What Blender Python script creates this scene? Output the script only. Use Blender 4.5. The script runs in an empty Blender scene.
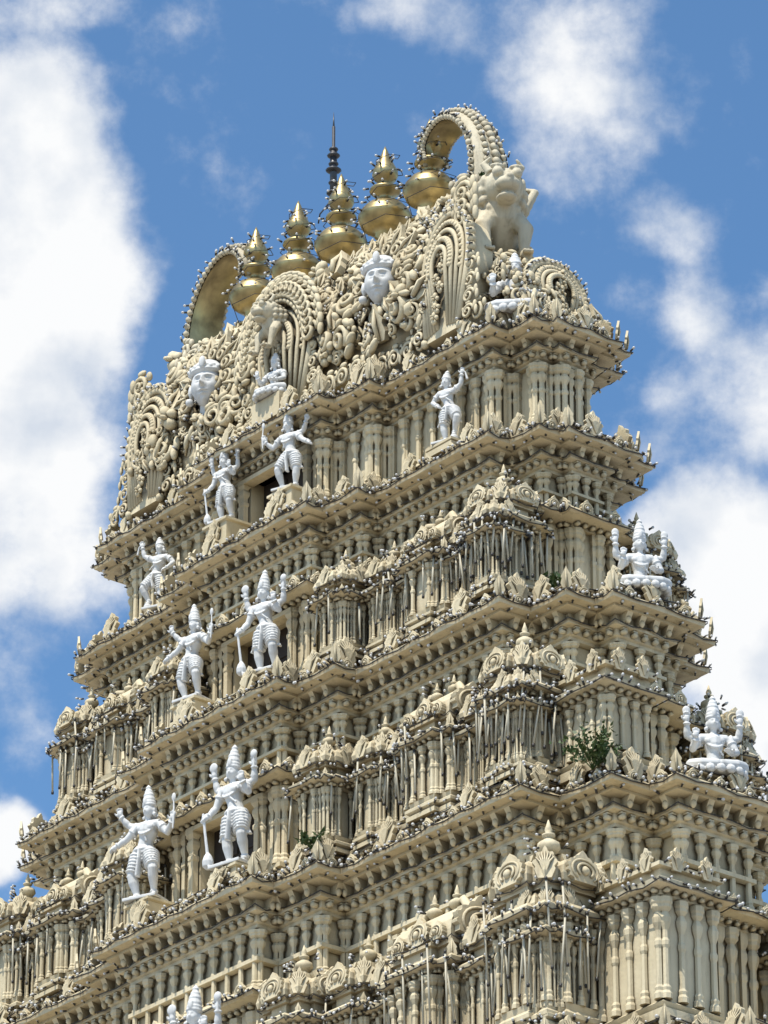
import bpy, math, random
import numpy as np
from mathutils import Matrix, Vector
random.seed(7); rng=np.random.default_rng(7)
pi=math.pi
scene=bpy.context.scene
# ------------------------------------------------------------------ helpers
class T:
    def __init__(s,V,L,C,S): s.V=V; s.L=L; s.C=C; s.S=S
def mk(V,F,sm=False):
    V=np.array(V,dtype=float).reshape(-1,3)
    L=np.array([i for f in F for i in f],dtype=np.int64); C=np.array([len(f) for f in F],dtype=np.int64)
    return T(V,L,C,np.full(len(F),sm,dtype=bool))
def merge(ts):
    V=[];L=[];C=[];S=[];n=0
    for t in ts:
        V.append(t.V);L.append(t.L+n);C.append(t.C);S.append(t.S);n+=len(t.V)
    return T(np.concatenate(V),np.concatenate(L),np.concatenate(C),np.concatenate(S))
def m4(loc=(0,0,0),rz=0,sc=(1,1,1),rx=0,ry=0):
    if not hasattr(sc,'__len__'): sc=(sc,sc,sc)
    cz,sz=math.cos(rz),math.sin(rz);cx,sx=math.cos(rx),math.sin(rx);cy,sy=math.cos(ry),math.sin(ry)
    Rz=np.array([[cz,-sz,0],[sz,cz,0],[0,0,1]]);Rx=np.array([[1,0,0],[0,cx,-sx],[0,sx,cx]]);Ry=np.array([[cy,0,sy],[0,1,0],[-sy,0,cy]])
    M=np.eye(4);M[:3,:3]=Rz@Rx@Ry@np.diag(sc);M[:3,3]=loc
    return M
def xf(t,M): return T(t.V@M[:3,:3].T+M[:3,3],t.L,t.C,t.S)
class MB:
    def __init__(s): s.V=[];s.L=[];s.C=[];s.S=[];s.n=0
    def add(s,t,M=None):
        V=t.V if M is None else t.V@M[:3,:3].T+M[:3,3]
        s.V.append(V);s.L.append(t.L+s.n);s.C.append(t.C);s.S.append(t.S);s.n+=len(V)
    def many(s,t,Ms):
        if len(Ms)==0: return
        Ms=np.array(Ms);m=len(Ms);n=len(t.V)
        V=np.einsum('mij,nj->mni',Ms[:,:3,:3],t.V)+Ms[:,None,:3,3]
        s.V.append(V.reshape(-1,3));s.L.append((t.L[None]+s.n+n*np.arange(m)[:,None]).ravel())
        s.C.append(np.tile(t.C,m));s.S.append(np.tile(t.S,m));s.n+=n*m
    def mesh(s,name):
        V=np.concatenate(s.V);L=np.concatenate(s.L);C=np.concatenate(s.C);S=np.concatenate(s.S)
        me=bpy.data.meshes.new(name)
        me.vertices.add(len(V));me.vertices.foreach_set('co',V.astype(np.float32).ravel())
        me.loops.add(len(L));me.loops.foreach_set('vertex_index',L.astype(np.int32))
        me.polygons.add(len(C));st=np.concatenate([[0],np.cumsum(C)[:-1]])
        me.polygons.foreach_set('loop_start',st.astype(np.int32));me.polygons.foreach_set('loop_total',C.astype(np.int32))
        me.polygons.foreach_set('use_smooth',S)
        me.update(calc_edges=True);me.validate()
        return me
    def obj(s,name,mat,parent=None):
        me=s.mesh(name);me.materials.append(mat)
        o=bpy.data.objects.new(name,me);scene.collection.objects.link(o)
        if parent: o.parent=parent
        return o
def lathe(prof,seg=10,ph=0,sm=True):
    V=[];F=[];n=len(prof)
    for r,z in prof:
        for k in range(seg):
            a=ph+2*pi*k/seg;V.append((r*math.cos(a),r*math.sin(a),z))
    for i in range(n-1):
        for k in range(seg):
            k2=(k+1)%seg;F.append((i*seg+k,i*seg+k2,(i+1)*seg+k2,(i+1)*seg+k))
    F.append(tuple(range(seg))[::-1]);F.append(tuple((n-1)*seg+k for k in range(seg)))
    return mk(V,F,sm)
def box(c,s):
    x,y,z=c;a,b,d=s[0]/2,s[1]/2,s[2]/2
    V=[(x+i*a,y+j*b,z+k*d) for k in(-1,1) for j in(-1,1) for i in(-1,1)]
    return mk(V,[(0,2,3,1),(4,5,7,6),(0,1,5,4),(1,3,7,5),(3,2,6,7),(2,0,4,6)])
def offp(P,d):
    P=np.array(P,float);n=len(P);a=np.roll(P,1,0);b=np.roll(P,-1,0)
    e1=P-a;e1/=np.linalg.norm(e1,axis=1)[:,None];e2=b-P;e2/=np.linalg.norm(e2,axis=1)[:,None]
    n1=np.stack([e1[:,1],-e1[:,0]],1);n2=np.stack([e2[:,1],-e2[:,0]],1)
    m=(n1+n2)/(1+(n1*n2).sum(1))[:,None]
    return P+m*d
def loft(P,prof,cb=True,ct=True,sm=False):
    n=len(P);V=[];F=[]
    for d,z in prof:
        for x,y in offp(P,d): V.append((x,y,z))
    for i in range(len(prof)-1):
        for k in range(n):
            k2=(k+1)%n;F.append((i*n+k,i*n+k2,(i+1)*n+k2,(i+1)*n+k))
    if cb: F.append(tuple(range(n))[::-1])
    if ct: F.append(tuple((len(prof)-1)*n+k for k in range(n)))
    return mk(V,F,sm)
def tube(pts,rad,seg=8,sm=True,sy=1.0):
    P=[Vector(p) for p in pts];n=len(P)
    if not hasattr(rad,'__len__'): rad=[rad]*n
    V=[];F=[];prev=None
    for i in range(n):
        t=(P[min(i+1,n-1)]-P[max(i-1,0)]).normalized()
        if prev is None:
            ref=Vector((0,0,1)) if abs(t.z)<.9 else Vector((1,0,0))
            u=t.cross(ref).normalized()
        else:
            u=(prev-t*prev.dot(t)).normalized()
        prev=u;w=t.cross(u)
        for k in range(seg):
            a=2*pi*k/seg;p=P[i]+(u*math.cos(a)+w*math.sin(a)*sy)*rad[i];V.append(p[:])
    for i in range(n-1):
        for k in range(seg):
            k2=(k+1)%seg;F.append((i*seg+k,i*seg+k2,(i+1)*seg+k2,(i+1)*seg+k))
    F.append(tuple(range(seg))[::-1]);F.append(tuple((n-1)*seg+k for k in range(seg)))
    return mk(V,F,sm)
def ell(c,r,a=12,b=8):
    if not hasattr(r,'__len__'): r=(r,r,r)
    V=[(0,0,-1)];F=[]
    for i in range(1,b):
        th=-pi/2+pi*i/b
        for k in range(a): V.append((math.cos(th)*math.cos(2*pi*k/a),math.cos(th)*math.sin(2*pi*k/a),math.sin(th)))
    V.append((0,0,1));e=len(V)-1
    for k in range(a):
        k2=(k+1)%a;F.append((0,1+k2,1+k))
        for i in range(b-2): F.append((1+i*a+k,1+i*a+k2,1+(i+1)*a+k2,1+(i+1)*a+k))
        F.append((1+(b-2)*a+k,1+(b-2)*a+k2,e))
    t=mk(V,F,True);t.V=t.V*np.array(r)+np.array(c);return t
def extrude(out,y0,y1):
    n=len(out);V=[(x,y0,z) for x,z in out]+[(x,y1,z) for x,z in out]
    F=[tuple(range(n)),tuple(range(2*n-1,n-1,-1))]+[(k,(k+1)%n+0,(k+1)%n+n,k+n)[::-1] for k in range(n)]
    return mk(V,F)
def foot(W,D,fs,ss,nf=None,ns=None):
    def side(half,dist,steps,notch):
        pts=[(-half,dist)];prev=dist
        for hw,p in steps: pts+=[(-hw,prev),(-hw,dist+p)];prev=dist+p
        if notch:
            n,d=notch;pts+=[(-n,prev),(-n,prev-d),(n,prev-d),(n,prev)]
        for i in range(len(steps)-1,-1,-1):
            hw,p=steps[i];pr=dist+(steps[i-1][1] if i>0 else 0);pts+=[(hw,dist+p),(hw,pr)]
        return pts
    P=[(s,-o) for s,o in side(W,D,fs,nf)]+[(o,s) for s,o in side(D,W,ss,ns)]
    P+=[(-s,o) for s,o in side(W,D,fs,nf)]+[(-o,-s) for s,o in side(D,W,ss,ns)]
    return P
def along(P,d,z,sp,all_=False,end=0.0,jit=0.0,sc=(1,1,1)):
    Q=offp(P,d);n=len(Q);Ms=[]
    for i in range(n):
        a=Q[i];b=Q[(i+1)%n];e=b-a;l=np.linalg.norm(e)
        if l<.05: continue
        e=e/l;nx,ny=e[1],-e[0]
        if not all_ and not (ny<-.5 or nx>.5): continue
        l2=l-2*end
        if l2<0: l2=0;
        k=max(1,int(round(l2/sp)))
        for j in range(k+1) if end>0 else range(k):
            s=(end+l2*j/k) if end>0 else l*(j+.5)/k
            s+=random.uniform(-jit,jit)
            p=a+e*s
            Ms.append(m4((p[0],p[1],z),math.atan2(ny,nx)+pi/2,sc))
    return Ms
# ------------------------------------------------------------------ materials
def mat_new(name):
    m=bpy.data.materials.new(name);m.use_nodes=True;nt=m.node_tree
    b=nt.nodes['Principled BSDF'];return m,nt,b
def N(nt,typ,**k):
    n=nt.nodes.new(typ)
    for a,v in k.items(): setattr(n,a,v)
    return n
def painted(name,c1,c2,dirt_shade,rough=.75,ao=.6,bump=.25,dirtamt=.55,aod=.35,lo=.5):
    m,nt,b=mat_new(name);L=nt.links.new
    tc=N(nt,'ShaderNodeTexCoord')
    n1=N(nt,'ShaderNodeTexNoise');n1.inputs['Scale'].default_value=.9;n1.inputs['Detail'].default_value=5
    L(tc.outputs['Object'],n1.inputs['Vector'])
    mx=N(nt,'ShaderNodeMix',data_type='RGBA');mx.inputs[6].default_value=(*c1,1);mx.inputs[7].default_value=(*c2,1)
    r1=N(nt,'ShaderNodeMapRange');r1.inputs[1].default_value=.35;r1.inputs[2].default_value=.65
    L(n1.outputs['Fac'],r1.inputs[0]);L(r1.outputs[0],mx.inputs[0])
    mp=N(nt,'ShaderNodeMapping');mp.inputs['Scale'].default_value=(7,7,1.1);L(tc.outputs['Object'],mp.inputs[0])
    n2=N(nt,'ShaderNodeTexNoise');n2.inputs['Scale'].default_value=1;n2.inputs['Detail'].default_value=8;n2.inputs['Roughness'].default_value=.65
    L(mp.outputs[0],n2.inputs['Vector'])
    r2=N(nt,'ShaderNodeMapRange');r2.inputs[1].default_value=lo;r2.inputs[2].default_value=.8;r2.inputs[4].default_value=dirtamt
    L(n2.outputs['Fac'],r2.inputs[0])
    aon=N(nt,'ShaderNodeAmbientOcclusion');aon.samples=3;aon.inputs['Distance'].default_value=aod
    r3=N(nt,'ShaderNodeMapRange');r3.inputs[1].default_value=.74;r3.inputs[2].default_value=.22;r3.inputs[3].default_value=0;r3.inputs[4].default_value=ao  # shade of recesses and cornice undersides, painted into the colour by occlusion
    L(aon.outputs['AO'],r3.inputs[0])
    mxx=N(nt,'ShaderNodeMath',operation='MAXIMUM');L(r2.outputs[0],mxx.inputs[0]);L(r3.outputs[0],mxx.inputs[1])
    mx2=N(nt,'ShaderNodeMix',data_type='RGBA');L(mx.outputs[2],mx2.inputs[6]);mx2.inputs[7].default_value=(*dirt_shade,1);L(mxx.outputs[0],mx2.inputs[0])  # one dark colour for both dirt streaks and painted recess shade
    L(mx2.outputs[2],b.inputs['Base Color']);b.inputs['Roughness'].default_value=rough
    n3=N(nt,'ShaderNodeTexNoise');n3.inputs['Scale'].default_value=14;n3.inputs['Detail'].default_value=6;L(tc.outputs['Object'],n3.inputs['Vector'])
    bp=N(nt,'ShaderNodeBump');bp.inputs['Strength'].default_value=bump;bp.inputs['Distance'].default_value=.03
    L(n3.outputs['Fac'],bp.inputs['Height']);L(bp.outputs[0],b.inputs['Normal'])
    return m
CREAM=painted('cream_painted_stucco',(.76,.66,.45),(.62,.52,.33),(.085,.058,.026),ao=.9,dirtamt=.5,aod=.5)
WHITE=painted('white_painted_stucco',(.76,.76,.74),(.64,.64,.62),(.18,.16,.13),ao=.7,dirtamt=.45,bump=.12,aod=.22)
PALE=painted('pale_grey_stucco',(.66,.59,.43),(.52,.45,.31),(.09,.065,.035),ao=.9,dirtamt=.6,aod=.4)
GROUNDM=painted('paving_stone',(.27,.24,.21),(.22,.2,.18),(.13,.11,.09),ao=0)
def gold():
    m,nt,b=mat_new('brass_gilding');L=nt.links.new
    tc=N(nt,'ShaderNodeTexCoord');n=N(nt,'ShaderNodeTexNoise');n.inputs['Scale'].default_value=2.2;n.inputs['Detail'].default_value=8;L(tc.outputs['Object'],n.inputs['Vector'])
    r0=N(nt,'ShaderNodeMapRange');r0.inputs[1].default_value=.35;r0.inputs[2].default_value=.68;L(n.outputs['Fac'],r0.inputs[0])
    mx=N(nt,'ShaderNodeMix',data_type='RGBA');mx.inputs[6].default_value=(.58,.46,.22,1);mx.inputs[7].default_value=(.22,.17,.085,1);L(r0.outputs[0],mx.inputs[0])
    L(mx.outputs[2],b.inputs['Base Color']);b.inputs['Metallic'].default_value=.85
    r=N(nt,'ShaderNodeMapRange');r.inputs[3].default_value=.25;r.inputs[4].default_value=.55;L(n.outputs['Fac'],r.inputs[0]);L(r.outputs[0],b.inputs['Roughness'])
    return m
GOLD=gold()
def simple(name,c,rough=.5,metal=0):
    m,nt,b=mat_new(name);L=nt.links.new
    tc=N(nt,'ShaderNodeTexCoord');n=N(nt,'ShaderNodeTexNoise');n.inputs['Scale'].default_value=5;L(tc.outputs['Object'],n.inputs['Vector'])
    mx=N(nt,'ShaderNodeMix',data_type='RGBA');mx.inputs[6].default_value=(*c,1);mx.inputs[7].default_value=(c[0]*.6,c[1]*.6,c[2]*.6,1);L(n.outputs['Fac'],mx.inputs[0])
    L(mx.outputs[2],b.inputs['Base Color']);b.inputs['Roughness'].default_value=rough;b.inputs['Metallic'].default_value=metal
    return m
BULB=simple('frosted_bulb_glass',(.78,.77,.74),.25);SOCK=simple('dark_plastic_socket',(.05,.045,.04),.5)
IRON=simple('dark_iron',(.11,.11,.115),.45,.6);LEAF=simple('leaf_green',(.06,.11,.025),.6);RODM=simple('lamp_tube_plastic',(.66,.6,.45),.5);DOORWAY_DARK=simple('doorway_shade_brown',(.035,.025,.018),.7)  # last brown is painted shade for the dark doorway openings
# ------------------------------------------------------------------ ornament templates
def kudu(w,h,d=.12,N_=40):
    out=[]
    for i in range(N_+1):
        th=math.radians(-52)+math.radians(284)*i/N_
        r=.43+.17*math.exp(-((math.degrees(th)-90)/14)**2)+.028*math.cos(15*(th-pi/2))
        out.append((r*math.cos(th)*w/.9,(.44+r*math.sin(th))*h/1.04))
    parts=[extrude(out,-d,0.0)]
    for rr,yy in((.33,-d),(.2,-d-.02)):
        ring=[(rr*math.cos(a)*w/.9,yy,(.44+rr*math.sin(a))*h/1.04) for a in [math.radians(-50+280*i/16) for i in range(17)]]
        parts.append(tube(ring,.035*w,5))
    parts.append(ell((0,-d,.42*h),(.12*w,.08*w+.02,.14*h),8,6))
    return merge(parts)
KUDU=kudu(1,1,.14);KUDU_S=kudu(1,1,.2,20)
def fan():
    out=[(-.2,0),(.2,0)]+[((.33+.05*math.cos(9*(a-pi/2)))*math.cos(a),.45+(.46+.1*math.exp(-((a-pi/2)/.25)**2)+.05*math.cos(9*(a-pi/2)))*math.sin(a)) for a in [-.35+(pi+.7)*i/24 for i in range(25)]]
    P=[extrude(out,-.13,0)]
    for k in range(7):
        a=pi/2+(k-3)*.34;P.append(tube([(0,-.14,.1),(.16*math.cos(a),-.19,.4+.16*math.sin(a)),(.31*math.cos(a),-.14,.45+.42*math.sin(a))],[.03,.035,.02],5,False))
    return merge(P)
FAN=fan()
PIL=lathe([(.115,0),(.115,.05),(.085,.08),(.095,.11),(.07,.14),(.064,.5),(.085,.53),(.085,.57),(.062,.6),(.06,.68),(.105,.75),(.115,.80),(.07,.86),(.13,.9),(.13,.93),(.15,.95),(.15,1)],8,sm=False)
PILS=lathe([(.15,0),(.15,.06),(.12,.08),(.12,.12),(.1,.14),(.1,.55),(.125,.57),(.125,.62),(.09,.64),(.09,.7),(.14,.76),(.14,.81),(.1,.85),(.17,.91),(.17,1)],4,pi/4,sm=False)
ROLL=merge([tube([(0,.03,0),(0,-.11,0)],.052,6),box((0,-.02,.055),(.1,.16,.03))])
BAL=lathe([(.03,-.075),(.055,-.05),(.03,0),(.06,.04),(.06,.075)],6,sm=False)
BRK=merge([mk([(-.045,0,-.11),(.045,0,-.11),(.045,-.05,-.11),(-.045,-.05,-.11),(-.05,0,.08),(.05,0,.08),(.05,-.17,.08),(-.05,-.17,.08)],[(0,1,2,3),(7,6,5,4),(3,2,6,7),(1,5,6,2),(0,3,7,4)]),ell((0,-.1,-.03),(.05,.055,.06),6,5)])
POT=lathe([(.16,0),(.2,.04),(.12,.1),(.09,.14),(.17,.2),(.25,.32),(.23,.42),(.11,.5),(.07,.54),(.14,.58),(.14,.62),(.06,.66),(.085,.72),(.05,.82),(.01,.95)],12)
def scroll():
    n=20;pts=[];rad=[]
    for i in range(n):
        t=i/(n-1);a=t*3.3*pi;r=.24*(1-.86*t);pts.append((r*math.cos(a),-.05-.06*t,r*math.sin(a)));rad.append(.055*(1-.45*t))
    P=[tube(pts,rad,6),ell((.27,-.05,.14),(.07,.05,.15),6,5),ell((.33,-.05,-.04),(.06,.05,.16),6,5),ell((-.02,-.05,.3),(.14,.05,.07),6,5),ell((-.26,-.05,.16),(.07,.05,.1),6,5)]
    return merge(P)
SCR=scroll()
LEAFT=merge([extrude([(-.1,0),(.1,0),(.17,.14),(.13,.3),(.16,.36),(.08,.5),(0,.68),(-.08,.5),(-.16,.36),(-.13,.3),(-.17,.14)],-.07,0),tube([(0,-.09,.02),(0,-.11,.3),(0,-.06,.6)],[.03,.035,.01],5)])
LOBE=merge([ell((0,-.04,.12),(.13,.07,.13),8,6),ell((.12,-.04,.28),(.1,.06,.11),7,5),ell((-.12,-.04,.28),(.1,.06,.11),7,5),ell((0,-.06,.4),(.11,.07,.15),8,6),ell((.05,-.12,.2),.05,6,4),ell((-.05,-.12,.32),.05,6,4)])
# bulbs
BG=ell((0,-.08,0),(.025,.033,.025),7,5);BS=tube([(0,.012,0),(0,-.055,0)],.019,6)
bulbs=[];wires=MB();rods=MB();rodcaps=MB();main=MB();pale=MB();goldm=MB();doorway_shade=MB()
def bulbM(p,rz,rx=None):
    return m4(p,rz+random.uniform(-.7,.7),random.uniform(.9,1.2),rx if rx is not None else random.uniform(-.9,.5))
def string_ring(P,d,z,sp=.17,all_=True,M=None):
    for m in along(P,d,z,sp,all_,jit=.05):
        if random.random()<.1: continue
        mm=m@m4((0,0,random.uniform(-.03,.03)),random.uniform(-.9,.9),random.uniform(.8,1.25),random.uniform(-1.2,.8))
        bulbs.append(mm if M is None else M@mm)
def wire_ring(P,d,z,M=None,r=.013):
    Q=offp(P,d);n=len(Q)
    for i in range(n):
        a=Q[i];b=Q[(i+1)%n];k=max(1,int(np.linalg.norm(b-a)/.8))
        pts=[]
        for j in range(2*k+1):
            p=a+(b-a)*j/(2*k);pts.append((p[0],p[1],z-(.05 if j%2 else 0)+random.uniform(-.02,.02)))
        wires.add(tube(pts,r,4),M)
# ------------------------------------------------------------------ aedicules
def aedicule(w,h,d=None,kind='kuta',pot=True):
    d=d or w
    hw,hd=w/2,d/2;st=[(hw*.55,w*.09)];sts=[(hd*.55,w*.09)]
    P=foot(hw,hd,st,sts)
    z=[0,.13*h,.5*h,.6*h,.66*h,.86*h]
    g=[]
    g.append(loft(P,[(.02,0),(.02,.03*h),(-.03,.045*h),(.03,.06*h),(.03,.08*h),(-.04,.1*h),(-.02,.13*h)]))
    g.append(loft(P,[(-.12,z[1]-.01),(-.12,z[2]+.01)],False,False))
    hh=z[2]-z[1]
    for m in along(P,-.055,z[1],.26*max(w,.7),True,end=.05): g.append(xf(PIL,m@m4(sc=(w*.5,w*.5,hh))))
    g.append(loft(P,[(-.09,z[2]-.01),(-.03,z[2]),(-.03,z[2]+.03*h),(.03,z[2]+.035*h),(.13,z[2]+.045*h),(.14,z[2]+.065*h),(.07,z[2]+.085*h),(-.03,z[3]),(-.1,z[3]+.005),(-.1,z[4]),(-.03,z[4]+.01),(-.03,z[4]+.02*h)],False,True))
    for m in along(P,.0,z[2]+.02*h,.16,True): g.append(xf(ROLL,m@m4(sc=.65)))
    for sx in(-1,1):
        for sy in(-1,1): g.append(xf(LEAFT,m4((sx*(hw+.02),sy*(hd+.02),z[2]+.06*h),math.atan2(sy,sx)+pi/2,.32*w)))
    zd=z[4]+.02*h
    if kind=='kuta':
        prof=[(-.04,zd),(.03,zd+.02*h),(.05,zd+.05*h),(.02,zd+.09*h),(-.08*w,zd+.125*h),(-.2*w,zd+.155*h),(-.29*w,zd+.17*h),(-.31*w,zd+.2*h)]
        g.append(loft(P,prof,False,True,False))
        for k in range(4):
            a=k*pi/2;dd=(hd if k%2==0 else hw)+w*.1
            g.append(xf(FAN if w<.9 else KUDU,m4((math.sin(a)*dd,-math.cos(a)*dd,zd),a,(w*.55,w*.6,.17*h),-.1)))
        for sx in(-1,1):
            for sy in(-1,1):
                g.append(xf(FAN,m4((sx*(hw-.04),sy*(hd-.04),zd+.01*h),math.atan2(sy,sx)+pi/2,(.42*w,.5*w,.16*h),-.2)))
        if pot: g.append(xf(POT,m4((0,0,zd+.19*h),0,.6*w)))
    else:
        n=12;rr=hd*.95;xl=hw*.92
        out=[(rr*math.cos(a)*(1+.12*math.sin(2*a)**2),rr*math.sin(a)*1.35) for a in [pi*i/n for i in range(n+1)]]
        t=extrude(out,-xl,xl);t=xf(t,m4((0,0,zd),pi/2));g.append(t)
        for s in(-1,1):
            g.append(xf(KUDU,m4((s*(xl+.02),0,zd-.05),s*pi/2,(d*.95,1,.27*h))))
            g.append(tube([(s*xl*.75,0,zd+.1*h),(s*xl*.85,0,zd+.2*h),(s*xl*.6,0,zd+.28*h),(s*xl*.3,0,zd+.26*h),(s*xl*.32,0,zd+.21*h)],[.1,.1,.085,.06,.03],7))
        for dx,sc in((0,.5),(-.6*hw,.32),(.6*hw,.32)):
            g.append(xf(KUDU,m4((dx,-rr*1.0,zd-.01),0,(sc*d*.95,.9,sc*.36*h),-.12)))
        for dx in(-.35,.35) if w>1.3 else (0,):
            if pot: g.append(xf(POT,m4((dx*w*.5,0,zd+rr*1.28),0,.5*d)))
    return merge(g),P,z,w,h
def place(ae,x,y,z,rz=0,rodp=.55,sc=1):
    t,P,zz,w,h=ae;M=m4((x,y,z),rz+random.uniform(-.012,.012),sc);main.add(t,M)
    string_ring(P,.14,zz[2]+.055*h,.16,True,M)
    string_ring(P,-.02,zz[4]+.03*h,.22,True,M)
    string_ring(P,.03,.05*h,.25,True,M)
    wire_ring(P,.15,zz[2]+.05*h,M,.011);wire_ring(P,.03,zz[4]+.03*h,M,.011)
    for k in range(14):
        a=random.uniform(0,2*pi);bulbs.append(M@bulbM((.25*w*math.cos(a),.25*w*math.sin(a),.84*h+random.uniform(0,.14*h)),a+pi/2))
    for m in along(P,.09,zz[1]+.08*h,.32,True,jit=.1):
        if random.random()>rodp: continue
        L_=random.uniform(.28,.4)*h;mm=M@m@m4((0,0,random.uniform(-.06,.1)*h),0,1,random.uniform(-.1,.06),random.uniform(-.11,.11))
        rods.add(tube([(0,0,0),(0,0,L_)],.02,6),mm)
        rodcaps.add(tube([(0,0,-.05),(0,0,.01)],.028,6),mm);rodcaps.add(tube([(0,0,L_),(0,0,L_+.06)],.028,6),mm)
# ------------------------------------------------------------------ tower
TIERS={'T':dict(W=6.26,D=1.55,z=47.7,f=[(3.0,.35),(1.9,.75)],s=[(1.1,.75),(.7,.95)],k=.9),
'A':dict(W=6.5,D=1.85,z=45.2,f=[(3.1,.4),(2.0,.8)],s=[(1.3,.85),(.8,1.1)],k=.9),
'B':dict(W=7.5,D=2.45,z=41.26,f=[(3.3,.5),(2.1,.95)],s=[(1.7,1.0),(1.0,1.5)],k=1),
'C':dict(W=8.8,D=3.1,z=36.96,f=[(3.7,.55),(2.4,1.05)],s=[(2.2,1.4),(1.3,2.1)],k=1.08),
'D':dict(W=10.4,D=4.0,z=31.5,f=[(4.1,.6),(2.7,1.2)],s=[(2.8,1.7),(1.6,2.5)],k=1.2),
'E':dict(W=12.0,D=5.0,z=25,f=[(4.6,.7),(3.0,1.4)],s=[(3.4,1.8),(2,2.7)],k=1.3),
'F':dict(W=13.6,D=6.0,z=17.5,f=[(5,.8),(3.4,1.6)],s=[(4,1.9),(2.4,2.9)],k=1.4)}
def tf(t,nf=None,ns=None): return foot(t['W'],t['D'],t['f'],t['s'],nf,ns)
LEDGE=[(-.5,-.76),(-.42,-.73),(-.42,-.67),(-.37,-.64),(-.37,-.52),(-.25,-.49),(-.25,-.43),(-.34,-.42),(-.34,-.26),(-.09,-.23),(-.09,-.18),(.11,-.17),(.13,-.08),(.07,-.03),(-.06,.03),(-.18,.07),(-.18,.11),(-.3,.13),(-.3,.24),(-.22,.26),(-.22,.31),(-.36,.33),(-.45,.33)]
def ledge(t,detail=True):
    P=tf(t);z=t['z'];k=t['k']
    main.add(loft(P,[(o,z+dz*k) for o,dz in LEDGE]))
    if not detail: return
    main.many(ROLL,[m@m4(sc=k*1.05) for m in along(P,-.37,z-.585*k,.23*k)])
    main.many(BRK,[m@m4(sc=k*1.35) for m in along(P,-.34,z-.33*k,.36*k)])
    main.many(BAL,[m@m4(sc=k*.75) for m in along(P,-.24,z+.185*k,.2*k)])
    main.many(xf(FAN,m4(sc=(.58,.6,.52))),[m@m4(rx=-.12,sc=random.uniform(.85,1.15)) for m in along(P,-.04,z+.0,2.1,all_=True,jit=.25)])
    main.many(xf(KUDU_S,m4(sc=(.27,.4,.27))),[m for m in along(P,.02,z-.12*k,.75,jit=.03)])
    Q=offp(P,.03)
    for i in range(len(P)):
        a=Q[i]-Q[i-1];b=Q[(i+1)%len(P)]-Q[i]
        if a[0]*b[1]-a[1]*b[0]>0:
            n=(np.array([a[1],-a[0]])/np.linalg.norm(a)+np.array([b[1],-b[0]])/np.linalg.norm(b))
            main.add(LEAFT,m4((Q[i][0],Q[i][1],z),math.atan2(n[1],n[0])+pi/2,.62,.12))
    string_ring(P,.14,z-.06*k,.15);string_ring(P,-.02,z-.21*k,.3);string_ring(P,-.23,z+.28*k,.19);wire_ring(P,.15,z-.08*k);wire_ring(P,-.18,z+.3*k);wire_ring(P,-.2,z-.42*k)
def wall(Lw,U,mid=True):
    k=U['k'];zb=Lw['z']+.3*Lw['k'];zt=U['z']-.76*k;H=zt-zb
    P=tf(U);PN=tf(U,(.42,1.2));hwd=.92;o=-.5
    ph=(.14 if mid else .2)*H;wh=(.48 if mid else .8)*H
    z1=zb+ph;z2=z1+wh
    main.add(loft(P,[(o+.22,zb),(o+.22,zb+.2*ph),(o+.14,zb+.28*ph),(o+.2,zb+.45*ph),(o+.2,zb+.55*ph),(o+.08,zb+.66*ph),(o+.08,zb+.76*ph),(o+.14,zb+.8*ph),(o+.14,zb+ph),(o-.05,zb+ph)]))
    main.many(ROLL,[m@m4(sc=.7) for m in along(P,o+.08,zb+.71*ph,.18)])
    main.add(loft(PN,[(o,z1-.01),(o,z2+.01)],False,False))
    yf=-(U['D']+U['f'][1][1])+.5
    doorway_shade.add(box((0,yf+.34,z1+wh/2),(1.82,.06,wh-.02)))  # dark sheet added in the notch to paint the open doorway's shade
    for sx in(-1,1):
        for q in range(2): doorway_shade.add(box((sx*.45,yf+.30,z1+wh*(.27+.45*q)),(.62,.04,wh*.34)))
    def ok(m): return not (abs(m[0,3])<hwd+.12 and m[1,3]<yf+.3 and m[1,3]>yf-1.2)
    main.many(PIL,[m@m4(sc=(1.0*k,1.0*k,wh)) for m in along(P,o+.06,z1,.46*k,end=.09) if ok(m)])
    main.many(PILS,[m@m4(sc=(.7*k,.7*k,wh)) for m in along(P,o+.02,z1,.46*k) if ok(m)])
    for sx in(-1,1): main.add(PILS,m4((sx*(hwd+.1),yf-.1,z1),0,(.9*k,.9*k,wh)))
    main.add(box((0,yf-.08,z2-.05),(2.2,.25,.09)))
    if mid:
        hh=.1*H;z3=z2+hh
        main.add(loft(P,[(o-.1,z2-.005),(o+.12,z2),(o+.12,z2+.25*hh),(o+.2,z2+.3*hh),(o+.42,z2+.42*hh),(o+.47,z2+.6*hh),(o+.42,z2+.8*hh),(o+.22,z3),(o+.1,z3+.01),(o+.1,z3+.06),(o,z3+.07)]))
        main.many(ROLL,[m@m4(sc=.85) for m in along(P,o+.16,z2+.16*hh,.2)])
        main.many(xf(KUDU_S,m4(sc=(.3,.4,.32))),[m for m in along(P,o+.4,z3-.6*hh,.7)])
        string_ring(P,o+.48,z2+.6*hh,.17);wire_ring(P,o+.49,z2+.55*hh)
        main.add(loft(P,[(o-.05,z3),(o-.05,zt+.02)],False,False))
        uh=zt-z3-.06
        main.many(PIL,[m@m4(sc=(.8*k,.8*k,uh)) for m in along(P,o+.03,z3+.06,.38*k,end=.07)])
        main.add(loft(P,[(o,z3+.07+uh*.42),(o+.1,z3+.07+uh*.45),(o+.1,z3+.07+uh*.52),(o,z3+.07+uh*.55)],False,False))
    else:
        main.add(loft(P,[(o,z2),(o+.1,z2+.01),(o+.1,zt+.01)],True,False))
order=['T','A','B','C','D','E','F']
for i,n in enumerate(order):
    ledge(TIERS[n],i<5)
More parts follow.
